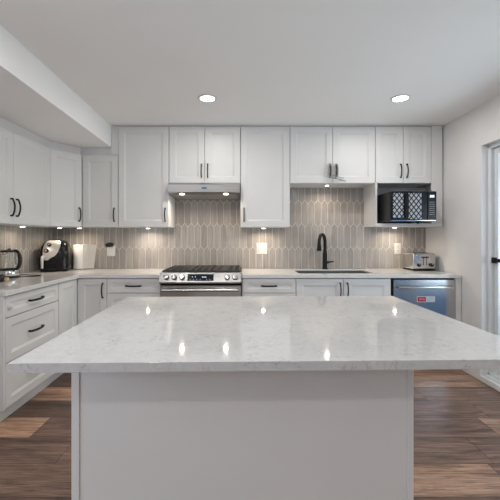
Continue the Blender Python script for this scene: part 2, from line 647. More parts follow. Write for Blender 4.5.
def backsplash(name, u0, u1, z0, z1, to_world, phase, label):
    b = bmesh.new()
    g_ = .0021
    k0 = int((z0 - 1.145) / TP) - 2
    for row in range(k0, int((z1 - 1.145) / TP) + 3):
        cz = 1.145 + TP * (row + .5)
        off = TW / 2 if row % 2 else 0
        n0 = int((u0 - phase) / TW) - 2
        for i in range(n0, int((u1 - phase) / TW) + 3):
            cx = phase + i * TW + off
            w, h, t = TW / 2 - g_, TP / 2, TT / 2
            pts = [(0, -(h + t) + g_ * 1.6), (w, -(h - t) + g_ * .4), (w, h - t - g_ * .4), (0, h + t - g_ * 1.6), (-w, h - t - g_ * .4), (-w, -(h - t) + g_ * .4)]
            vs = [b.verts.new((cx + px, 0, cz + pz)) for px, pz in pts]
            b.faces.new(vs)
    for co, no in (((u0, 0, 0), (-1, 0, 0)), ((u1, 0, 0), (1, 0, 0)), ((0, 0, z0), (0, 0, -1)), ((0, 0, z1), (0, 0, 1))):
        bmesh.ops.bisect_plane(b, geom=b.verts[:] + b.edges[:] + b.faces[:], plane_co=co, plane_no=no, clear_outer=True)
    # thickness with a soft pillow edge
    ret = bmesh.ops.inset_individual(b, faces=b.faces[:], thickness=.0012, depth=0)
    top = [f for f in b.faces if f not in set(ret['faces'])]
    for f in top:
        for v in f.verts:
            v.co.y -= .0012
    mx = to_world
    bmesh.ops.transform(b, matrix=mx, verts=b.verts)
    bmesh.ops.recalc_face_normals(b, faces=b.faces)
    out = B()
    out.merge(b)
    root = bpy.data.objects.new(name, None)
    COL.objects.link(root)
    root['kind'] = 'structure'
    root['label'] = label
    out.build('picket_tiles', M['tile'], root)
    gb = bmesh.new()
    bmesh.ops.create_cube(gb, size=1)
    for v in gb.verts:
        v.co = Vector(((u0 + u1) / 2 + v.co.x * (u1 - u0), .0042 + v.co.y * .006, (z0 + z1) / 2 + v.co.z * (z1 - z0)))
    bmesh.ops.transform(gb, matrix=mx, verts=gb.verts)
    g2 = B()
    g2.merge(gb)
    g2.build('grout', M['grout'], root)
    return root


backsplash('backsplash_back', XL + .009, 2.098, .9145, 1.88, Matrix.Translation((0, YB - .0085, 0)), .012,
           'greige elongated picket tile backsplash with pale grout on the back wall')
backsplash('backsplash_left', 2.26, YB - .010, .9145, 1.42, Matrix.Translation((XL + .0085, 0, 0)) @ Matrix.Rotation(R(90), 4, 'Z'), .03,
           'greige picket tile backsplash on the left wall behind the kettle')

# ---------------------------------------------------------------- cabinets
TH = .02     # door thickness


def front_panel(b, x0, x1, z0, z1, st=.062, flat=False, y=0.0):
    """shaker front: frame with a stepped, recessed centre; front face at y-TH"""
    g_ = .0021
    x0, x1, z0, z1 = x0 + g_, x1 - g_, z0 + g_, z1 - g_
    yf, yb = y - TH, y - .0008
    c = .0015
    b2 = bmesh.new()

    def ring(dx, yy):
        return [b2.verts.new(p) for p in ((x0 + dx, yy, z0 + dx), (x1 - dx, yy, z0 + dx), (x1 - dx, yy, z1 - dx), (x0 + dx, yy, z1 - dx))]
    st = min(st, (z1 - z0) * .30)
    rs = [ring(0, yb), ring(0, yf + c), ring(c, yf), ring(st, yf), ring(st + .004, yf + .004), ring(st + .010, yf + .0045), ring(st + .014, yf + .0095)]
    b2.faces.new(rs[0])
    for a, d in zip(rs, rs[1:]):
        for j in range(4):
            b2.faces.new((a[j], a[(j + 1) % 4], d[(j + 1) % 4], d[j]))
    b2.faces.new(rs[-1])
    bmesh.ops.recalc_face_normals(b2, faces=b2.faces)
    b.merge(b2)


def bow_handle(parent, cx, cz, y, length=.135, horiz=False, m=None):
    """arched bar pull: two feet and a bowed grip"""
    h = length / 2
    pts = [(-h, y), (-h, y - .018)]
    for k in range(13):
        t = -1 + k / 6
        pts.append((t * h, y - .018 - .017 * (1 - t * t)))
    pts += [(h, y - .018), (h, y)]
    b = B()
    P = [((cx + s, yy, cz) if horiz else (cx, yy, cz + s)) for s, yy in pts]
    rr = [.0072] * 2 + [.0070] * 13 + [.0072] * 2
    b.tube(P, rr, 10, up=(0, 0, 1) if horiz else (1, 0, 0), flat=1.15 if horiz else .9)
    o = b.build('handle', m or M['black'], parent, smooth=True)
    o['label'] = 'black bowed bar handle'
    return o


def cab_door(parent, x0, x1, z0, z1, hx=None, hz=None, st=.062):
    b = B()
    front_panel(b, x0, x1, z0, z1, st)
    d = b.build('door', M['cab'], parent)
    if hx is not None:
        bow_handle(d, hx, hz, -TH)
    return d


def cab_drawer(parent, x0, x1, z0, z1, st=.045, hlen=.145):
    b = B()
    front_panel(b, x0, x1, z0, z1, st)
    d = b.build('drawer', M['cab'], parent)
    bow_handle(d, (x0 + x1) / 2, (z0 + z1) / 2, -TH, hlen, True)
    return d


def carcass(parent, w, depth, z0, z1, toe=0, top=True, panel=.018):
    b = B()
    b.box(0, panel, 0, depth, z0, z1)
    b.box(w - panel, w, 0, depth, z0, z1)
    b.box(panel, w - panel, 0, depth, z0, z0 + panel)
    b.box(panel, w - panel, depth - .008, depth, z0 + panel, z1)
    if top:
        b.box(panel, w - panel, 0, depth - .008, z1 - panel, z1)
    if toe:
        b.box(0, w, .055, .073, 0.001, z0)
        b.box(0, w, depth - .03, depth - .012, 0.001, z0)
    return b.build('body', M['cab'], parent)


UF, UB = 3.57, 3.888          # carcass front / back of the back-wall uppers
BF = 3.29                     # carcass front of the back-wall base units
BZ0, BZ1 = .114, .878
UZ = 1.377
UT = 2.425


def upper(label, x0, x1, z0, z1, doors, hside, group, name='wall_cabinet'):
    t = thing(name, label, 'cabinet', (x0, UF, 0), 0, group)
    w = x1 - x0
    carcass(t, w - .001, UB - UF, z0, z1)
    n = doors
    dw = w / n
    for i in range(n):
        a, c = i * dw, (i + 1) * dw
        if n == 2:
            hx = c - .033 if i == 0 else a + .033
        else:
            hx = c - .036 if hside == 'r' else a + .036
        cab_door(t, a, c, z0, z1, hx, z0 + .128)
    # thin recessed scribe strip that closes the gap to the ceiling
    if z1 > 2.4:
        B().box(0, w - .001, .004, .02, z1 + .0005, CH - .002).build('scribe_strip', M['cab'], t)
    return t


GU = 'white wall cabinets along the back wall'
upper('short white wall cabinet under the soffit, left of the tallest full-height single door', -1.665, -1.295, UZ, 2.13, 1, 'r', GU)
upper('tall white single-door wall cabinet reaching the ceiling, left of the range hood', -1.292, -.764, UZ, UT, 1, 'r', GU)
upper('white double-door wall cabinet directly above the range hood', -.762, -.017, 1.835, UT, 2, None, GU)
upper('tall white single-door wall cabinet right of the range hood', -.015, .500, UZ, UT, 1, 'l', GU)
upper('white double-door wall cabinet above the sink, its handles tied with grey cable', .502, 1.391, 1.835, UT, 2, None, GU)
mw = upper('white double-door wall cabinet above the microwave, with open shelf bay below', 1.393, 1.978, 1.835, UT, 2, None, GU)
bq = B()
bq.box(0, .018, -.02, UB - UF, 1.383, 1.8345)
bq.build('side_panel', M['cab'], mw)
B().box(.0185, 2.094 - 1.393, -.02, UB - UF, 1.383, 1.415, .001).build('shelf', M['cab'], mw)
B().box(.019, 2.094 - 1.393, UB - UF - .01, UB - UF, 1.4155, 1.8345).build('back_panel', M['cab'], mw)
B().box(.587, 2.094 - 1.393, -.018, .0, 1.416, CH - .003).build('filler_strip', M['cab'], mw)

# panel closing the wall beside the tall left cabinet, up to the ceiling
flr = B().box(-1.366, -1.294, UF - .012, UF + .006, 2.134, CH - .002).build('filler_panel', M['cab'])
tag(flr, 'narrow white filler panel between the soffit end and the tall left cabinet', 'panel')

# diagonal corner wall cabinet
ca, cb = Vector((-1.868, 3.292)), Vector((-1.686, 3.562))
ang = math.atan2(cb.y - ca.y, cb.x - ca.x)
t = thing('corner_wall_cabinet', 'white diagonal corner wall cabinet with one door, under the soffit', 'cabinet', (ca.x, ca.y, 0), ang)
rot = Matrix.Rotation(-ang, 4, 'Z') @ Matrix.Translation((-ca.x, -ca.y, 0))
bq = B().prism([(-2.168, ca.y), (ca.x, ca.y), (cb.x, cb.y), (-1.668, 3.572), (-1.668, UB), (-2.168, UB)], UZ, 2.13, mx=rot)
bq.build('body', M['cab'], t)
dl = (cb - ca).length
cab_door(t, .002, dl - .002, UZ, 2.13, dl - .036, UZ + .128, st=.06)

# left-wall uppers: face towards +X
for y0, lab in ((2.205, 'white wall cabinet on the left wall cut by the left frame edge'), ):
    pass
t = thing('wall_cabinet', 'white double-door wall cabinet on the left wall, above the kettle', 'cabinet', (-1.87, 2.215, 0), R(90))
carcass(t, 1.072, .298, UZ, 2.13)
cab_door(t, 0, .536, UZ, 2.13, .536 - .034, UZ + .135)
cab_door(t, .536, 1.072, UZ, 2.13, .536 + .034, UZ + .135)

# crown filler between these uppers and the soffit
bq = B()
bq.prism([(-2.168, 2.215), (-1.885, 2.215), (-1.885, 3.297), (-1.700, 3.578), (-1.368, 3.578), (-1.368, 3.60), (-1.72, 3.60), (-1.905, 3.31), (-1.905, 2.24), (-2.168, 2.24)], 2.132, 2.2125)
o = bq.build('crown_filler', M['cab'])
tag(o, 'white filler moulding between the left wall cabinets and the soffit', 'moulding')

# ---- base units
GB = 'white base cabinets'
t = thing('base_cabinet', 'white three-drawer base cabinet of the left run, nearest the camera', 'cabinet', (-1.605, 2.278, 0), R(90), GB)
carcass(t, .662, .562, BZ0, BZ1, toe=1)
cab_drawer(t, 0, .662, .727, BZ1 - .004, hlen=.16)
cab_drawer(t, 0, .662, .421, .725, st=.055, hlen=.16)
cab_drawer(t, 0, .662, BZ0 + .004, .419, st=.055, hlen=.16)
B().box(-.0205, -.001, -.020, .562, .001 + BZ0, BZ1, .001).build('end_panel', M['cab'], t)

# corner base: L-shaped body, a leaf on each run
t = thing('corner_base_cabinet', 'white corner base cabinet where the two runs meet, folding door with one handle', 'cabinet', (-1.605, 3.29, 0), 0, GB)
bq = B()
bq.prism([(-.562, -.345), (0, -.345), (0, 0), (.300, 0), (.300, .598), (-.562, .598)], BZ0, BZ1)
bq.prism([(-.55, -.345), (-.06, -.345), (-.06, .055), (.300, .055), (.300, .073), (-.08, .073), (-.08, -.32), (-.55, -.32)], .001, BZ0)
bq.build('body', M['cab'], t)
cab_door(t, .022, .304, BZ0 + .004, BZ1 - .004, .304 - .036, BZ1 - .004 - .115, st=.058)
b2 = B()
front_panel(b2, -.345, -.022, BZ0 + .004, BZ1 - .004, .058)
d = b2.build('door', M['cab'], t)
d.rotation_euler = (0, 0, R(90))

t = thing('base_cabinet', 'white drawer base cabinet just left of the gas range', 'cabinet', (-1.300, BF, 0), 0, GB)
w = .514
carcass(t, w, .598, BZ0, BZ1, toe=1)
cab_drawer(t, 0, w, .734, BZ1 - .004, hlen=.14)
cab_drawer(t, 0, w, .424, .732, st=.055, hlen=.14)
cab_drawer(t, 0, w, BZ0 + .004, .422, st=.055, hlen=.14)
t = thing('base_cabinet', 'white drawer base cabinet between the gas range and the sink cabinet', 'cabinet', (.002, BF, 0), 0, GB)
w = .516
carcass(t, w, .598, BZ0, BZ1, toe=1)
cab_drawer(t, 0, w, .734, BZ1 - .004, hlen=.14)
cab_drawer(t, 0, w, .424, .732, st=.055, hlen=.14)
cab_drawer(t, 0, w, BZ0 + .004, .422, st=.055, hlen=.14)
t = thing('sink_base_cabinet', 'white double-door base cabinet under the sink', 'cabinet', (.521, BF, 0), 0, GB)
w = .912
carcass(t, w, .598, BZ0, BZ1, toe=1, top=False)
cab_door(t, 0, w / 2, BZ0 + .004, BZ1 - .004, w / 2 - .035, BZ1 - .115)
cab_door(t, w / 2, w, BZ0 + .004, BZ1 - .004, w / 2 + .035, BZ1 - .115)
o = B().box(2.056, 2.109, BF - .018, BF + .55, .001, BZ1, .001).build('end_panel', M['cab'])
tag(o, 'white end panel between the dishwasher and the right wall', 'panel')

# ---- worktops
WT0, WT1 = .8795, .914
b2 = B().slab([-2.170, -1.563, -.783], [2.25, 3.252, YB - .0165], [(1, 0)], WT0, WT1, 'Z', .0025)
o = b2.build('worktop', M['quartz_w'])
tag(o, 'white quartz worktop of the L-shaped left run, carrying kettle and air fryer', 'worktop')
SX0, SX1, SY0, SY1 = .565, 1.315, 3.36, 3.735
b2 = B().slab([-.002, SX0, SX1, 2.098], [3.252, SY0, SY1, YB - .0165], [(1, 1)], WT0, WT1, 'Z', .0025)
o = b2.build('worktop', M['quartz_w'])
tag(o, 'white quartz worktop right of the range, with the sink cut into it', 'worktop')

# ---- sink
t = thing('sink', 'double-bowl steel sink set in the worktop below the black faucet', 'sink', ((SX0 + SX1) / 2, (SY0 + SY1) / 2, WT0))


def bowl(x0, x1, y0, y1, zt, zb, tk=.002):
    b = bmesh.new()
    bmesh.ops.create_cube(b, size=1)
    for v in b.verts:
        v.co = Vector(((x0 + x1) / 2 + v.co.x * (x1 - x0), (y0 + y1) / 2 + v.co.y * (y1 - y0), (zt + zb) / 2 + v.co.z * (zt - zb)))
    bmesh.ops.delete(b, geom=[f for f in b.faces if f.normal.z > .9], context='FACES_ONLY')
    es = [e for e in b.edges if len(e.link_faces) == 2]
    bmesh.ops.bevel(b, geom=es, offset=.022, segments=4, affect='EDGES', profile=.5)
    bmesh.ops.recalc_face_normals(b, faces=b.faces)
    bmesh.ops.solidify(b, geom=b.faces[:], thickness=tk)
    q = B()
    q.merge(b)
    return q


hw, hd = (SX1 - SX0) / 2 - .003, (SY1 - SY0) / 2 - .003
bl = bowl(-hw, -.070, -hd, hd, .024, -.20).build('bowl', M['sink'], t, smooth=True)
B().lathe([(.0, .0), (.042, .0), (.042, .003), (.03, .004), (0, .002)], (-hw / 2 - .04, 0, -.1965)).build('drain', M['chrome'], bl, smooth=True)
br_ = bowl(-.060, hw, -hd, hd, .024, -.23).build('bowl', M['sink'], t, smooth=True)
B().lathe([(.0, .0), (.042, .0), (.042, .003), (.03, .004), (0, .002)], (hw / 2 - .02, 0, -.2265)).build('drain', M['chrome'], br_, smooth=True)
B().box(-.0695, -.0605, -hd + .005, hd - .005, -.03, .0235, .001).build('divider', M['sink'], t)

# ---- faucet
t = thing('faucet', 'matte black gooseneck pull-down faucet behind the sink', 'faucet', (.925, 3.79, WT1))
B().lathe([(.0, .0005), (.032, .0005), (.032, .006), (.028, .012), (.026, .03), (.0245, .17), (.019, .20), (.0, .20)]).build('base', M['matteblack'], t, smooth=True)
u = Vector((-.11, -.17, 0)).normalized()
pts = [Vector((0, 0, .17)), Vector((0, 0, .24)), Vector((0, 0, .295))]
rc = .092
for k in range(1, 17):
    a = PI * k / 16 * 1.02
    pts.append(u * (rc - rc * math.cos(a)) + Vector((0, 0, .295 + rc * math.sin(a))))
sp = B().tube(pts, .0175, 14, up=u.cross(Vector((0, 0, 1)))).build('spout', M['matteblack'], t, smooth=True)
e = pts[-1]
B().tube([e + Vector((0, 0, .008)), e - Vector((0, 0, .02)), e - Vector((0, 0, .055)), e - Vector((0, 0, .075)), e - Vector((0, 0, .08))], [.0180, .0205, .024, .024, .021], 18, up=(1, 0, 0)).build('spray_head', M['matteblack'], t, smooth=True)
hb = B()
hb.tube([(.015, 0, .078), (.036, 0, .078)], .0155, 16)
hb.tube([(.034, 0, .078), (.05, -.003, .081), (.095, -.01, .086)], [.0125, .009, .0065], 12)
hb.build('lever', M['matteblack'], t, smooth=True)

# ---- range
RX0, RX1 = -.779, -.006
t = thing('gas_range', 'stainless slide-in gas range with black grates, below the hood', 'range', ((RX0 + RX1) / 2, 3.27, 0))
hw = (RX1 - RX0) / 2 - .001
b2 = B()
b2.box(-hw, hw, .0125, .60, .09, .905, .002)
b2.box(-hw + .02, hw - .02, .05, .58, .001, .09)
b2.build('body', M['gloss_black'], t)
ct = B()
ct.box(-hw - .004, hw + .004, -.02, .60, .9155, .932, .003)
ct.build('cooktop', M['gloss_black'], t)
# sloping control fascia
fs = B()
prof = [(-.075, .835), (-.079, .848), (-.044, .934), (-.020, .9345), (.01, .9345), (.01, .835)]
b3 = bmesh.new()
l_ = [b3.verts.new((-hw - .002, y, z)) for y, z in prof]
r_ = [b3.verts.new((hw + .002, y, z)) for y, z in prof]
b3.faces.new(l_)
b3.faces.new(r_[::-1])
for i in range(len(prof)):
    j = (i + 1) % len(prof)
    b3.faces.new((l_[i], l_[j], r_[j], r_[i]))
bmesh.ops.recalc_face_normals(b3, faces=b3.faces)
fs.merge(b3)
fascia = fs.build('control_panel', M['steel_h'], t)
# frame on the slope: s along X, n outwards
sl = Vector((0, .035, .086)).normalized()
nn = Vector((0, -.086, .035)).normalized()
mid = Vector((0, -.0615, .891))


def px2x(px):
    return (px - 242) * 3.2 / 340 - (RX0 + RX1) / 2


b2 = B()
mxs = Matrix.Translation(mid) @ Matrix.Rotation(math.atan2(nn.z, -nn.y) * -1, 4, 'X')
b2.box(px2x(187.3), px2x(213.7), -.0025, .001, -.032, .032, .001, mx=mxs)
dsp = b2.build('display', M['glassblack'], t)
for k, (xx, ww, zz) in enumerate(((202, .8, .004), (203.2, .5, .004), (204.2, .9, .004), (205.4, .7, .004), (192, .6, .006), (195, .6, .006), (190, .3, -.02), (193.2, .3, -.02), (196.5, .3, -.02), (200, .3, -.02), (206.5, .3, -.02), (209.5, .3, -.02))):
    b2 = B()
    b2.box(px2x(xx), px2x(xx + ww), -.0032, -.0024, zz - .005, zz + .004, mx=mxs)
    b2.build('digit', M['digit'], dsp)
for kx in (166.3, 174.3, 182.2, 227.2, 235.2):
    c = mid + Vector((px2x(kx), 0, 0))
    kb = B()
    kb.cyl(c + nn * .0005, c + nn * .010, .027, .026, 28, .001)
    kb.build('knob_skirt', M['plastic_black'], fascia, smooth=True)
    kb = B()
    kb.cyl(c + nn * .010, c + nn * .036, .0235, .021, 28, .002)
    kb.box(-.004, .004, -.043, -.035, -.019, .019, .001, mx=Matrix.Translation(c) @ Matrix.Rotation(-math.atan2(nn.z, -nn.y), 4, 'X'))
    k_ = kb.build('knob', M['chrome'], fascia, smooth=True)
    k_['label'] = 'chrome burner knob'
od = B()
od.box(-hw, hw, -.055, .010, .235, .815, .004)
ov = od.build('oven_door', M['steel_v'], t)
B().box(-hw + .09, hw - .09, -.0575, -.054, .33, .66, .002).build('oven_window', M['glassblack'], ov)
hb = B()
hb.tube([(-hw + .03, -.105, .776), (hw - .03, -.105, .776)], .0135, 18)
for s in (-1, 1):
    hb.box(s * (hw - .055) - .012, s * (hw - .055) + .012, -.103, -.054, .766, .786, .003)
hb.build('oven_handle', M['steel'], ov, smooth=True)
dw_ = B().box(-hw, hw, -.05, .010, .095, .228, .004).build('drawer', M['steel_v'], t)
# three cast-iron grates, burners beneath
for gx0, gx1 in ((-hw + .012, -hw / 3 - .003), (-hw / 3 + .003, hw / 3 - .003), (hw / 3 + .003, hw - .012)):
    g2 = B()
    y0, y1, z0, z1 = .0, .575, .940, .953
    bw = .012
    for yy in (y0, y1 - bw):
        g2.box(gx0, gx1, yy, yy + bw, z0, z1, .002)
    for xx in (gx0, gx1 - bw):
        g2.box(xx, xx + bw, y0, y1, z0, z1, .002)
    for k in range(1, 4):
        xx = gx0 + (gx1 - gx0) * k / 4 - bw / 2
        g2.box(xx, xx + bw, y0, y1, z0 + .002, z1, .002)
    for k in range(1, 5):
        yy = y0 + (y1 - y0) * k / 5 - bw / 2
        g2.box(gx0, gx1, yy, yy + bw, z0 + .002, z1, .002)
    for xx in (gx0, gx1 - .016):
        for yy in (y0, y1 - .016):
            g2.box(xx, xx + .016, yy, yy + .016, .9325, z0)
    g2.build('grate', M['iron'], t)
for bx_, by_ in ((-.26, .14), (-.26, .43), (0, .285), (.26, .14), (.26, .43)):
    b2 = B()
    b2.lathe([(0, 0), (.05, 0), (.048, .008), (.036, .009), (.036, .013), (0, .014)], (bx_, by_, .9325), 28)
    b2.build('burner', M['iron'], t, smooth=True)

# ---- range hood
t = thing('range_hood', 'stainless under-cabinet range hood with two lights above the range', 'hood', (-.389, 3.57, 1.7))
hw = .369
b2 = B()
prof = [(-.060, .134), (-.095, .114), (-.105, .106), (-.105, .032), (-.095, .022), (.315, .004), (.315, .134)]
b3 = bmesh.new()
l_ = [b3.verts.new((-hw, y, z)) for y, z in prof]
r_ = [b3.verts.new((hw, y, z)) for y, z in prof]
b3.faces.new(l_)
b3.faces.new(r_[::-1])
for i in range(len(prof)):
    j = (i + 1) % len(prof)
    b3.faces.new((l_[i], l_[j], r_[j], r_[i]))
bmesh.ops.recalc_face_normals(b3, faces=b3.faces)
b2.merge(b3)
hood = b2.build('shell', M['steel_h'], t)
rt = Matrix.Translation((0, -.085, .022)) @ Matrix.Rotation(math.atan2(-.018, .40), 4, 'X')
for s0, s1 in ((-hw + .03, -.006), (.006, hw - .03)):
    b2 = B()
    b2.box(s0, s1, .085, .385, -.006, -.0005, .002, mx=rt)
    b2.build('grease_filter', M['filter'], t)
b2 = B()
b2.box(-.022, .030, -.1068, -.1045, .062, .082, .001)
b2.build('display', M['bluedisplay'], t)
for sx_ in (-.233, .222):
    b2 = B()
    b2.lathe([(0, 0), (.024, 0), (.024, -.003), (0, -.004)], (0, 0, 0), 28, mx=rt @ Matrix.Translation((sx_, .045, -.001)))
    hl = b2.build('hood_lamp', M['puck'], t, smooth=True)
    area('hood_light', (sx_, -.085 + .045, .010), (R(-4), 0, 0), .036, PUCK_W * 1.1, PUCKC, parent=t, spread=150)

# ---- dishwasher
t = thing('dishwasher', 'stainless dishwasher with a red and white sticker, under the right worktop', 'dishwasher', (1.7535, 3.27, 0))
B().box(-.298, .298, .022, .57, .10, .872).build('tub', M['gap'], t)
B().box(-.29, .29, .06, .55, .001, .10).build('toe_plate', M['gap'], t)
dd = B().box(-.2965, .2965, -.006, .0215, .105, .864, .004).build('door', M['steel_v'], t)
hb = B()
hb.box(-.262, .275, -.050, -.036, .778, .804, .005, 2)
for s in (-.245, .258):
    hb.box(s - .010, s + .010, -.040, -.005, .782, .800, .002)
hb.build('handle', M['steel'], dd, smooth=True)
st_ = B().box(-.075, .100, -.0072, -.0055, .648, .704).build('sticker', M['stickerpale'], dd)
b2 = B().box(-.070, .012, -.0080, -.0068, .653, .699)
rl = b2.build('red_field', M['red'], st_)
b2 = B()
for k in range(5):
    b2.box(-.052 + k * .011, -.046 + k * .011, -.0084, -.0078, .668, .684 + .004 * (k % 2))
for k in range(3):
    b2.box(.022, .085 - .018 * k, -.0080, -.0071, .688 - k * .013, .691 - k * .013)
b2.build('print', M['mark'], st_)

# ---------------------------------------------------------------- island
IC = Vector((.125, 1.524, 0))
IA = R(1.25)
t = thing('kitchen_island', 'pale grey panelled base of the kitchen island in the foreground', 'island', IC, IA)
BX0, BX1, BY0, BY1 = -.760, .5165, -.254, .494
b2 = B()
b2.box(BX0 + .03, BX1 - .03, BY0 + .02, BY1, .08, WT0 - .002)
b2.box(BX0 + .06, BX1 - .06, BY0 + .06, BY1 - .06, .001, .08)
b2.build('body', M['island'], t)
B().box(BX0 + .0285, BX1 - .0235, BY0 + .006, BY0 + .0195, .001, WT0 - .002).build('back_panel', M['island'], t)
for x0, x1 in ((BX0, BX0 + .028), (BX1 - .023, BX1)):
    B().box(x0, x1, BY0, BY1 + .002, .001, WT0 - .002, .001).build('corner_post', M['island'], t)
for k in range(3):
    x0 = BX0 + .03 + k * (BX1 - BX0 - .06) / 3
    x1 = x0 + (BX1 - BX0 - .06) / 3
    b2 = B()
    front_panel(b2, -x1, -x0, .09, WT0 - .01, .062, y=-BY1)
    d = b2.build('door', M['island'], t)
    d.rotation_euler = (0, 0, PI)
    bow_handle(d, -x0 - .04, .72, -BY1 - TH)
o = B().box(-.8015, .802, -.540, .533, WT0 + .0055, WT1, .0015, 2).build('island_countertop', M['quartz'], None, loc=IC)
o.rotation_euler = (0, 0, IA)
tag(o, 'large veined white quartz slab lying on the kitchen island', 'countertop')

# ---------------------------------------------------------------- lamps
GL = 'recessed ceiling downlights'


def downlight(x, y, label, power=DOWN_W):
    t = thing('ceiling_light', label, 'light', (x, y, CH), 0, GL)
    B().lathe([(.060, -.0005), (.078, -.0005), (.078, -.004), (.064, -.009), (.060, -.006)], (0, 0, 0), 40, close=False).build('trim_ring', M['plastic_white'], t, smooth=True)
    B().lathe([(0, -.001), (.0605, -.001), (.0605, -.005), (0, -.0055)], (0, 0, 0), 36).build('lens', M['lens'], t, smooth=True)
    area('downlight', (0, 0, -.012), (0, 0, 0), .12, power, WARM, parent=t)
    return t


downlight(-.29, 2.855, 'round recessed downlight in the ceiling in front of the range hood')
downlight(1.33, 2.855, 'round recessed downlight in the ceiling in front of the microwave cabinet')
for x, y in ((-1.0, 1.25), (-.29, 1.0), (1.33, 1.0), (-1.15, -1.0), (.3, -1.0), (1.4, -1.0), (-1.0, -2.4), (.9, -2.4)):  # unseen lamps; the first is added to brighten the left cabinets
    downlight(x, y, 'unseen round recessed downlight in the ceiling out of frame, towards the room behind', 5.2 if y > 0 else 4.6)

GP = 'puck lights under the wall cabinets'


def puck(x, y, z, label, power=PUCK_W):
    t = thing('puck_light', label, 'light', (x, y, z - .0003), 0, GP)
    B().lathe([(0, 0), (.034, 0), (.034, -.007), (.027, -.009), (0, -.009)], (0, 0, 0), 28).build('housing', M['plastic_white'], t, smooth=True)
    B().lathe([(0, -.0085), (.020, -.0085), (.019, -.011), (0, -.0115)], (0, 0, 0), 28).build('lens', M['puck'], t, smooth=True)
    area('puck_glow', (0, 0, -.014), (0, 0, 0), .034, power, PUCKC, parent=t, spread=160)
    return t


puck(-2.04, 3.16, UZ, 'puck light under the left wall cabinet, above the kettle', PUCK_W * .35)
puck(-1.93, 3.60, UZ, 'puck light under the corner wall cabinet, above the air fryer', PUCK_W * .5)
puck(-1.77, 3.70, UZ, 'puck light added for a glint in the tile, above the paper towel', PUCK_W * .45)  # lamp added where the tile only mirrors the corner puck
puck(-1.028, 3.72, UZ, 'puck light under the tall cabinet left of the hood')
puck(.235, 3.72, UZ, 'puck light under the tall cabinet right of the hood')
puck(.915, 3.66, 1.835, 'puck light under the cabinet above the sink')
puck(1.67, 3.72, 1.383, 'puck light under the microwave shelf')

# ---------------------------------------------------------------- microwave
t = thing('microwave', 'black countertop microwave with lozenge-patterned door window on the open shelf', 'microwave', (1.677, 3.32, 1.4155))
w, h, dp = .224, .305, .50
mb = B()
mb.box(-w, w, .022, dp, .014, h, .006, 2)
mb.build('body', M['plastic_black'], t)
for fx in (-w + .05, w - .05):
    for fy in (.26, dp - .05):
        B().cyl((fx, fy, 0.0003), (fx, fy, .016), .014, seg=16).build('foot', M['plastic_black'], t)
md = B().box(-w, w * .60, 0, .0215, .014, h, .006, 2).build('door', M['gloss_black'], t)
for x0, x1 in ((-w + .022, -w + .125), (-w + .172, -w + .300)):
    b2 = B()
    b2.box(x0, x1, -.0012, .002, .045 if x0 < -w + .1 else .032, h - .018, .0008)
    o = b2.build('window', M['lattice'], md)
B().box(-w + .128, -w + .168, -.022, .001, .05, h - .03, .006, 2).build('handle', M['gloss_black'], md)
mp_ = B().box(w * .605, w, .0, .0215, .014, h, .006, 2).build('control_panel', M['gloss_black'], t)
B().box(w * .70, w * .90, -.001, .001, h - .062, h - .038).build('display', M['lcd'], mp_)
kp = B()
for r in range(7):
    for c in range(3):
        kp.box(w * .69 + c * .018, w * .69 + c * .018 + .011, -.001, .001, .075 + r * .020, .082 + r * .020)
kp.build('keypad', M['mark'], mp_)
B().box(-w + .01, w - .01, -.001, .001, .016, .0215).build('chrome_strip', M['chrome'], t)

# ---------------------------------------------------------------- toaster
t = thing('toaster', 'stainless four-slot toaster on the worktop below the microwave', 'toaster', (1.940, 3.60, WT1), R(2))
w = .124
tb = B()
tb.box(-w, w, .014, .238, .012, .188, .020, 4)
body = tb.build('body', M['steel'], t, smooth=True)
b2 = B()
for c in (-.055, .055):
    for q in (-.019, .019):
        b2.box(c + q - .012, c + q + .012, .045, .21, .1870, .1886)
b2.build('slot', M['gap'], t)
B().box(-w + .004, w - .004, .008, .244, .0005, .0125, .004).build('base', M['plastic_black'], t)
fpn = B().box(-w + .008, w - .008, .004, .016, .020, .180, .006, 2).build('front_panel', M['steel'], t, smooth=True)
for s in (-.0175, .0175):
    b2 = B()
    b2.box(s - .003, s + .003, .0030, .0045, .06, .155)
    b2.build('lever_slot', M['gap'], fpn)
    b2 = B()
    b2.box(s - .015, s + .015, -.018, .004, .138, .152, .004, 2)
    b2.build('lever', M['plastic_black'], fpn, smooth=True)
for s in (-.068, .068):
    b2 = B()
    b2.cyl((s, .0035, .062), (s, -.016, .062), .019, .017, 24, .002)
    kk = b2.build('knob', M['plastic_black'], fpn, smooth=True)
    B().box(s - .002, s + .002, -.0175, -.0155, .064, .077).build('pointer', M['plastic_white'], kk)
    b2 = B()
    for k in range(3):
        b2.box(s - .006, s + .006, .0028, .0044, .105 + k * .016, .113 + k * .016, .001)
    b2.build('button', M['mark'], fpn)
B().tube([(w - .01, .235, .03), (w + .014, .215, .06), (w + .022, .16, .045), (w + .018, .11, .012), (w + .012, .14, .0055), (w + .008, .2, .0055), (w + .004, .262, .0055)], .005, 8).build('cord', M['plastic_black'], t, smooth=True)

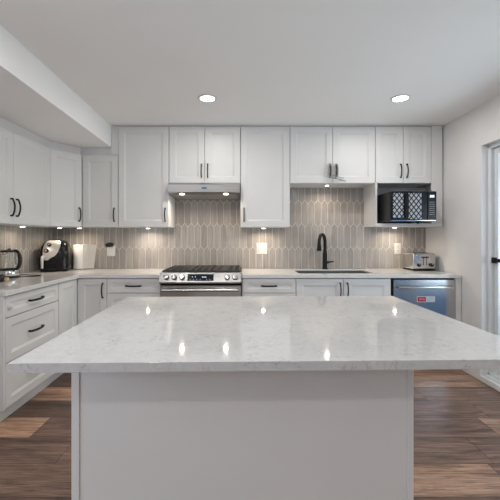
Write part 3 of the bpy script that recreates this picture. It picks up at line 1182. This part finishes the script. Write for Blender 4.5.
# ---------------------------------------------------------------- kettle
KX, KY = -2.052, 3.00
t = thing('electric_kettle', 'glass and steel electric kettle with black handle at the left edge', 'kettle', (KX, KY, WT1))
B().lathe([(0, .0005), (.082, .0005), (.084, .010), (.078, .019), (0, .019)]).build('power_base', M['plastic_black'], t, smooth=True)
B().lathe([(0, .020), (.074, .020), (.077, .028), (.076, .062), (.072, .068), (0, .068)], (0, 0, 0), 48).build('heater_cup', M['chrome'], t, smooth=True)
B().lathe([(.0735, .0685), (.0745, .078), (.0735, .08), (.0715, .08), (.0715, .0685)], (0, 0, 0), 48, close=False).build('band', M['plastic_black'], t, smooth=True)
B().lathe([(.0725, .0805), (.0755, .11), (.0745, .16), (.066, .225), (.0635, .225), (.0722, .16), (.0732, .11), (.0702, .0805), (.0725, .0805)], (0, 0, 0), 56, close=False).build('glass_jug', M['kettleglass'], t, smooth=True)
B().lathe([(.067, .2255), (.069, .236), (.066, .242), (.03, .247), (0, .2475), (0, .228), (.06, .2255), (.067, .2255)], (0, 0, 0), 48, close=False).build('lid', M['plastic_black'], t, smooth=True)
B().cyl((0, 0, .2472), (0, 0, .258), .013, .010, 20, .002).build('lid_knob', M['plastic_black'], t, smooth=True)
sd = Vector((math.cos(R(155)), math.sin(R(155)), 0))
B().tube([sd * .066 + Vector((0, 0, .208)), sd * .085 + Vector((0, 0, .224)), sd * .098 + Vector((0, 0, .236))], [.022, .017, .013], 12, up=(0, 0, 1)).build('pour_spout', M['chrome'], t, smooth=True)
hd_ = Vector((math.cos(R(-22)), math.sin(R(-22)), 0))
P = []
for k in range(15):
    a = R(100) - R(205) * k / 14
    P.append(hd_ * (.083 + .055 * math.cos(a)) + Vector((0, 0, .160 + .080 * math.sin(a))))
P[0] = hd_ * .066 + Vector((0, 0, .238))
P.append(hd_ * .0735 + Vector((0, 0, .068)))
B().tube(P, [.013] * 5 + [.0165] * 6 + [.014] * 5, 12, up=Vector((-hd_.y, hd_.x, 0))).build('handle', M['plastic_black'], t, smooth=True)
B().box(.069, .0775, -.012, .012, .068, .226, .003, mx=Matrix.Rotation(R(-22), 4, 'Z')).build('handle_strip', M['chrome'], t)
P = [(.080, .02, .006), (.12, .05, .006), (.17, .06, .005), (.205, .11, .005), (.17, .16, .005), (.10, .17, .005), (.03, .19, .005), (-.05, .21, .005), (-.085, .22, .02)]


def smooth_path(P, n=6):
    P = [Vector(p) for p in P]
    out = []
    for i in range(len(P) - 1):
        p0, p1, p2, p3 = P[max(i - 1, 0)], P[i], P[i + 1], P[min(i + 2, len(P) - 1)]
        for k in range(n):
            s = k / n
            out.append(.5 * ((2 * p1) + (p2 - p0) * s + (2 * p0 - 5 * p1 + 4 * p2 - p3) * s * s + (3 * p1 - p0 - 3 * p2 + p3) * s ** 3))
    return out + [P[-1]]


B().tube(smooth_path(P), .0042, 8).build('cord', M['plastic_black'], t, smooth=True)

# little stoppered pot in front of the kettle, cut by the frame
t = thing('small_pot', 'small round black pot with beige stopper, in front of the kettle', 'pot', (-1.938, 2.73, WT1))
B().lathe([(0, .0005), (.020, .0005), (.033, .012), (.037, .030), (.033, .048), (.020, .060), (.0, .061)], (0, 0, 0), 36).build('body', M['plastic_black'], t, smooth=True)
B().lathe([(0, 0), (.015, 0), (.017, .022), (.012, .026), (0, .026)], (0, 0, 0), 24, mx=Matrix.Translation((.032, .006, .020)) @ Matrix.Rotation(R(95), 4, 'Y')).build('stopper', M['cork'], t, smooth=True)

# ---------------------------------------------------------------- air fryer
t = thing('air_fryer', 'black and silver air fryer with two dials in the worktop corner', 'air fryer', (-1.985, 3.625, WT1), R(17))
AW, AD, AH = .148, .145, .325


def shell(th, f, out=0.0):
    """point on the fryer's skin at angle th and height fraction f"""
    ks_ = [(0, .93), (.04, .985), (.12, 1.0), (.45, .985), (.65, .945), (.80, .87), (.90, .77), (.96, .62), (1.0, .40)]
    for (f0, s0), (f1, s1) in zip(ks_, ks_[1:]):
        if f <= f1:
            s = s0 + (s1 - s0) * (f - f0) / (f1 - f0)
            break
    c, n = math.cos(th), math.sin(th)
    ex = .62
    x = math.copysign(abs(c) ** ex, c) * (AW * s + out)
    y = math.copysign(abs(n) ** ex, n) * (AD * s + out)
    # the top tapers towards the back
    y += .03 * f * f
    return Vector((x, y, .004 + f * AH * (1 - .0)))


b3 = bmesh.new()
fs_ = [0, .02, .04, .08, .12, .3, .45, .55, .65, .73, .80, .85, .90, .93, .96, .98, 1.0]
rings = [[b3.verts.new(shell(2 * PI * j / 64, f)) for j in range(64)] for f in fs_]
for a, d in zip(rings, rings[1:]):
    for j in range(64):
        b3.faces.new((a[j], a[(j + 1) % 64], d[(j + 1) % 64], d[j]))
b3.faces.new(rings[0][::-1])
b3.faces.new(rings[-1])
bmesh.ops.recalc_face_normals(b3, faces=b3.faces)
q = B()
q.merge(b3)
q.build('body', M['gloss_black'], t, smooth=True)


def patch(f0, f1, lo, hi, out, nf=18, nt=14, thick=.006):
    """raised piece of skin between heights f0..f1, angle limits as functions of the height"""
    b = bmesh.new()
    G, H = [], []
    for i in range(nf + 1):
        f = f0 + (f1 - f0) * i / nf
        a0, a1 = lo(i / nf), hi(i / nf)
        G.append([b.verts.new(shell(a0 + (a1 - a0) * j / nt, f, out)) for j in range(nt + 1)])
        H.append([b.verts.new(shell(a0 + (a1 - a0) * j / nt, f, out - thick)) for j in range(nt + 1)])
    for i in range(nf):
        for j in range(nt):
            b.faces.new((G[i][j], G[i][j + 1], G[i + 1][j + 1], G[i + 1][j]))
            b.faces.new((H[i][j], H[i + 1][j], H[i + 1][j + 1], H[i][j + 1]))
    for i in range(nf):
        for j in (0, nt):
            b.faces.new((G[i][j], G[i + 1][j], H[i + 1][j], H[i][j]))
    for j in range(nt):
        for i in (0, nf):
            b.faces.new((G[i][j], H[i][j], H[i][j + 1], G[i][j + 1]))
    bmesh.ops.recalc_face_normals(b, faces=b.faces)
    q = B()
    q.merge(b)
    return q


sil = noisy(mat('silver_plastic', rough=.3, metal=.55), (.62, .60, .57), (.68, .66, .63), (20, 20, 20))
pn = patch(.36, .985, lambda s: R(-118 - 8 * s), lambda s: R(-98 + 34 * s ** .8), .004)
pn.build('silver_panel', sil, t, smooth=True)
for th, f, rr in ((-98, .84, .019), (-104, .66, .023)):
    p = shell(R(th), f, .004)
    n_ = (shell(R(th), f, .03) - shell(R(th), f, 0)).normalized()
    n_ = (n_ + Vector((0, -.3, .25 if f < .7 else .6))).normalized()
    kb = B()
    kb.cyl(p - n_ * .004, p + n_ * .016, rr, rr * .88, 26, .002)
    kk = kb.build('dial', M['plastic_black'], t, smooth=True)
    kb = B()
    kb.cyl(p + n_ * .015, p + n_ * .018, rr * .5, rr * .45, 20)
    kb.build('dial_cap', sil, kk, smooth=True)
bk = patch(.05, .42, lambda s: R(-150), lambda s: R(-40), .003)
bk.build('basket_front', M['gloss_black'], t, smooth=True)
hb = B()
p = shell(R(-114), .30, .003)
hb.tube([p + Vector((0, .004, .055)), p + Vector((0, -.035, .055)), p + Vector((0, -.048, .03)), p + Vector((0, -.045, -.06))], [.013, .014, .014, .011], 14, up=(1, 0, 0))
hb.build('basket_handle', sil, t, smooth=True)

# ---------------------------------------------------------------- paper towel
t = thing('paper_towel_roll', 'white paper towel roll on a stand with a loose sheet, beside the air fryer', 'paper towel', (-1.808, 3.795, WT1))
B().lathe([(0, .0005), (.070, .0005), (.070, .006), (.066, .009), (0, .009)], (0, 0, 0), 40).build('stand_base', M['cable'], t, smooth=True)
B().tube([(0, 0, .008), (0, 0, .29), (.004, 0, .30), (.010, 0, .298)], .005, 10, up=(0, 1, 0)).build('stand_rod', M['cable'], t, smooth=True)
B().lathe([(.020, .0095), (.068, .0095), (.070, .013), (.070, .270), (.068, .274), (.020, .274), (.020, .0095)], (0, 0, 0), 48, close=False).build('roll', M['paper'], t, smooth=True)
b3 = bmesh.new()
G = []
for i in range(13):
    s = i / 12
    col_ = []
    for j in range(9):
        z = .012 + .262 * j / 8
        flare = .75 + .25 * j / 8
        x = .055 + s * .135 * flare
        y = -.050 + .045 * s - .03 * math.sin(s * PI) * (.4 + .6 * j / 8)
        col_.append(b3.verts.new((x, y, z)))
    G.append(col_)
for i in range(12):
    for j in range(8):
        b3.faces.new((G[i][j], G[i + 1][j], G[i + 1][j + 1], G[i][j + 1]))
bmesh.ops.solidify(b3, geom=b3.faces[:], thickness=.0012)
q = B()
q.merge(b3)
q.build('loose_sheet', M['paper'], t, smooth=True)

# ---------------------------------------------------------------- wall plates
TY = YB - .0095
t = thing('plug_in_freshener', 'white plug-in air freshener with black oval cap on the tiles', 'air freshener', (-1.488, TY, 1.125))
B().box(-.040, .040, -.006, -.0005, -.060, .060, .002).build('outlet_plate', M['plastic_white'], t)
b2 = B()
b2.box(-.044, .044, -.050, -.0065, -.070, .045, .014, 3)
b2.build('body', M['plastic_white'], t, smooth=True)
b2 = B()
b2.lathe([(0, -.024), (.036, -.022), (.047, -.010), (.049, 0), (.047, .010), (.036, .022), (0, .025)], (0, 0, 0), 36, mx=Matrix.Translation((-.008, -.054, .062)) @ Matrix.Scale(.8, 4, (0, 1, 0)))
b2.build('cap', M['plastic_black'], t, smooth=True)

t = thing('switch_plate', 'white two-gang switch plate on the tiles right of the range', 'switch', (.226, TY, 1.142))
B().box(-.060, .060, -.006, -.0005, -.064, .064, .003, 2).build('plate', M['plastic_white'], t)
for s in (-.024, .024):
    b2 = B()
    b2.box(s - .017, s + .017, -.0095, -.0055, -.034, .034, .002)
    b2.build('rocker', M['plastic_white'], t)
    for z in (-.05, .05):
        B().cyl((s, -.0058, z), (s, -.0068, z), .003, seg=10).build('screw', M['mark'], t)

t = thing('wall_outlet', 'white power outlet on the tiles behind the toaster', 'outlet', (1.778, TY, 1.140))
B().box(-.038, .038, -.006, -.0005, -.062, .062, .003, 2).build('plate', M['plastic_white'], t)
for z in (-.026, .026):
    b2 = B()
    b2.box(-.016, .016, -.008, -.0055, z - .017, z + .017, .002)
    rc_ = b2.build('receptacle', M['plastic_white'], t)
    b2 = B()
    b2.box(-.008, -.005, -.0084, -.0078, z - .002, z + .009)
    b2.box(.005, .008, -.0084, -.0078, z - .002, z + .009)
    b2.cyl((0, -.0084, z - .009), (0, -.0078, z - .009), .003, seg=10)
    b2.build('slot', M['gap'], rc_)

# ---------------------------------------------------------------- child locks
# grey cable looped round the two handles of the cabinet above the sink
HX = .502 + (1.391 - .502) / 2
hy = UF - TH - .036
hz = 1.835 + .128
P = []
for s in (-1, 1):
    cx = HX + s * .033
    ring_ = []
    for k in range(21):
        a = 2 * PI * k / 20 + PI / 2
        ring_.append((cx - .004 + .014 * math.cos(a), hy - .012 * math.sin(a * 1) * .0 - .009, hz - .006 + .070 * math.sin(a)))
    P.append(ring_)
b2 = B()
b2.tube(P[0], .0055, 8, up=(0, 1, 0))
b2.tube(P[1], .0055, 8, up=(0, 1, 0))
b2.tube(smooth_path([(HX - .037, hy - .010, hz - .072), (HX - .01, hy - .012, hz - .082), (HX + .03, hy - .012, hz - .088), (HX + .075, hy - .006, hz - .100), (HX + .125, hy + .004, hz - .112)]), .0048, 8)
b2.tube(smooth_path([(HX - .033, hy - .009, hz - .064), (HX, hy - .010, hz - .058), (HX + .033, hy - .010, hz - .066), (HX + .07, hy - .002, hz - .078), (HX + .105, hy + .006, hz - .080)]), .0042, 8)
o = b2.build('cable_lock', M['cable'], None, smooth=True)
tag(o, 'grey cable child lock looped round the handles above the sink', 'child lock')
# round white lock on the top left drawer
t = thing('drawer_lock', 'small round white child lock on the top left drawer', 'child lock', (-1.585, 2.318, .800))
b2 = B()
b2.cyl((.0005, 0, 0), (.010, 0, 0), .022, .021, 24, .002)
b2.build('base', M['plastic_white'], t, smooth=True)
b2 = B()
b2.cyl((.010, 0, 0), (.022, 0, 0), .014, .012, 20, .002)
b2.build('knob', M['plastic_white'], t, smooth=True)
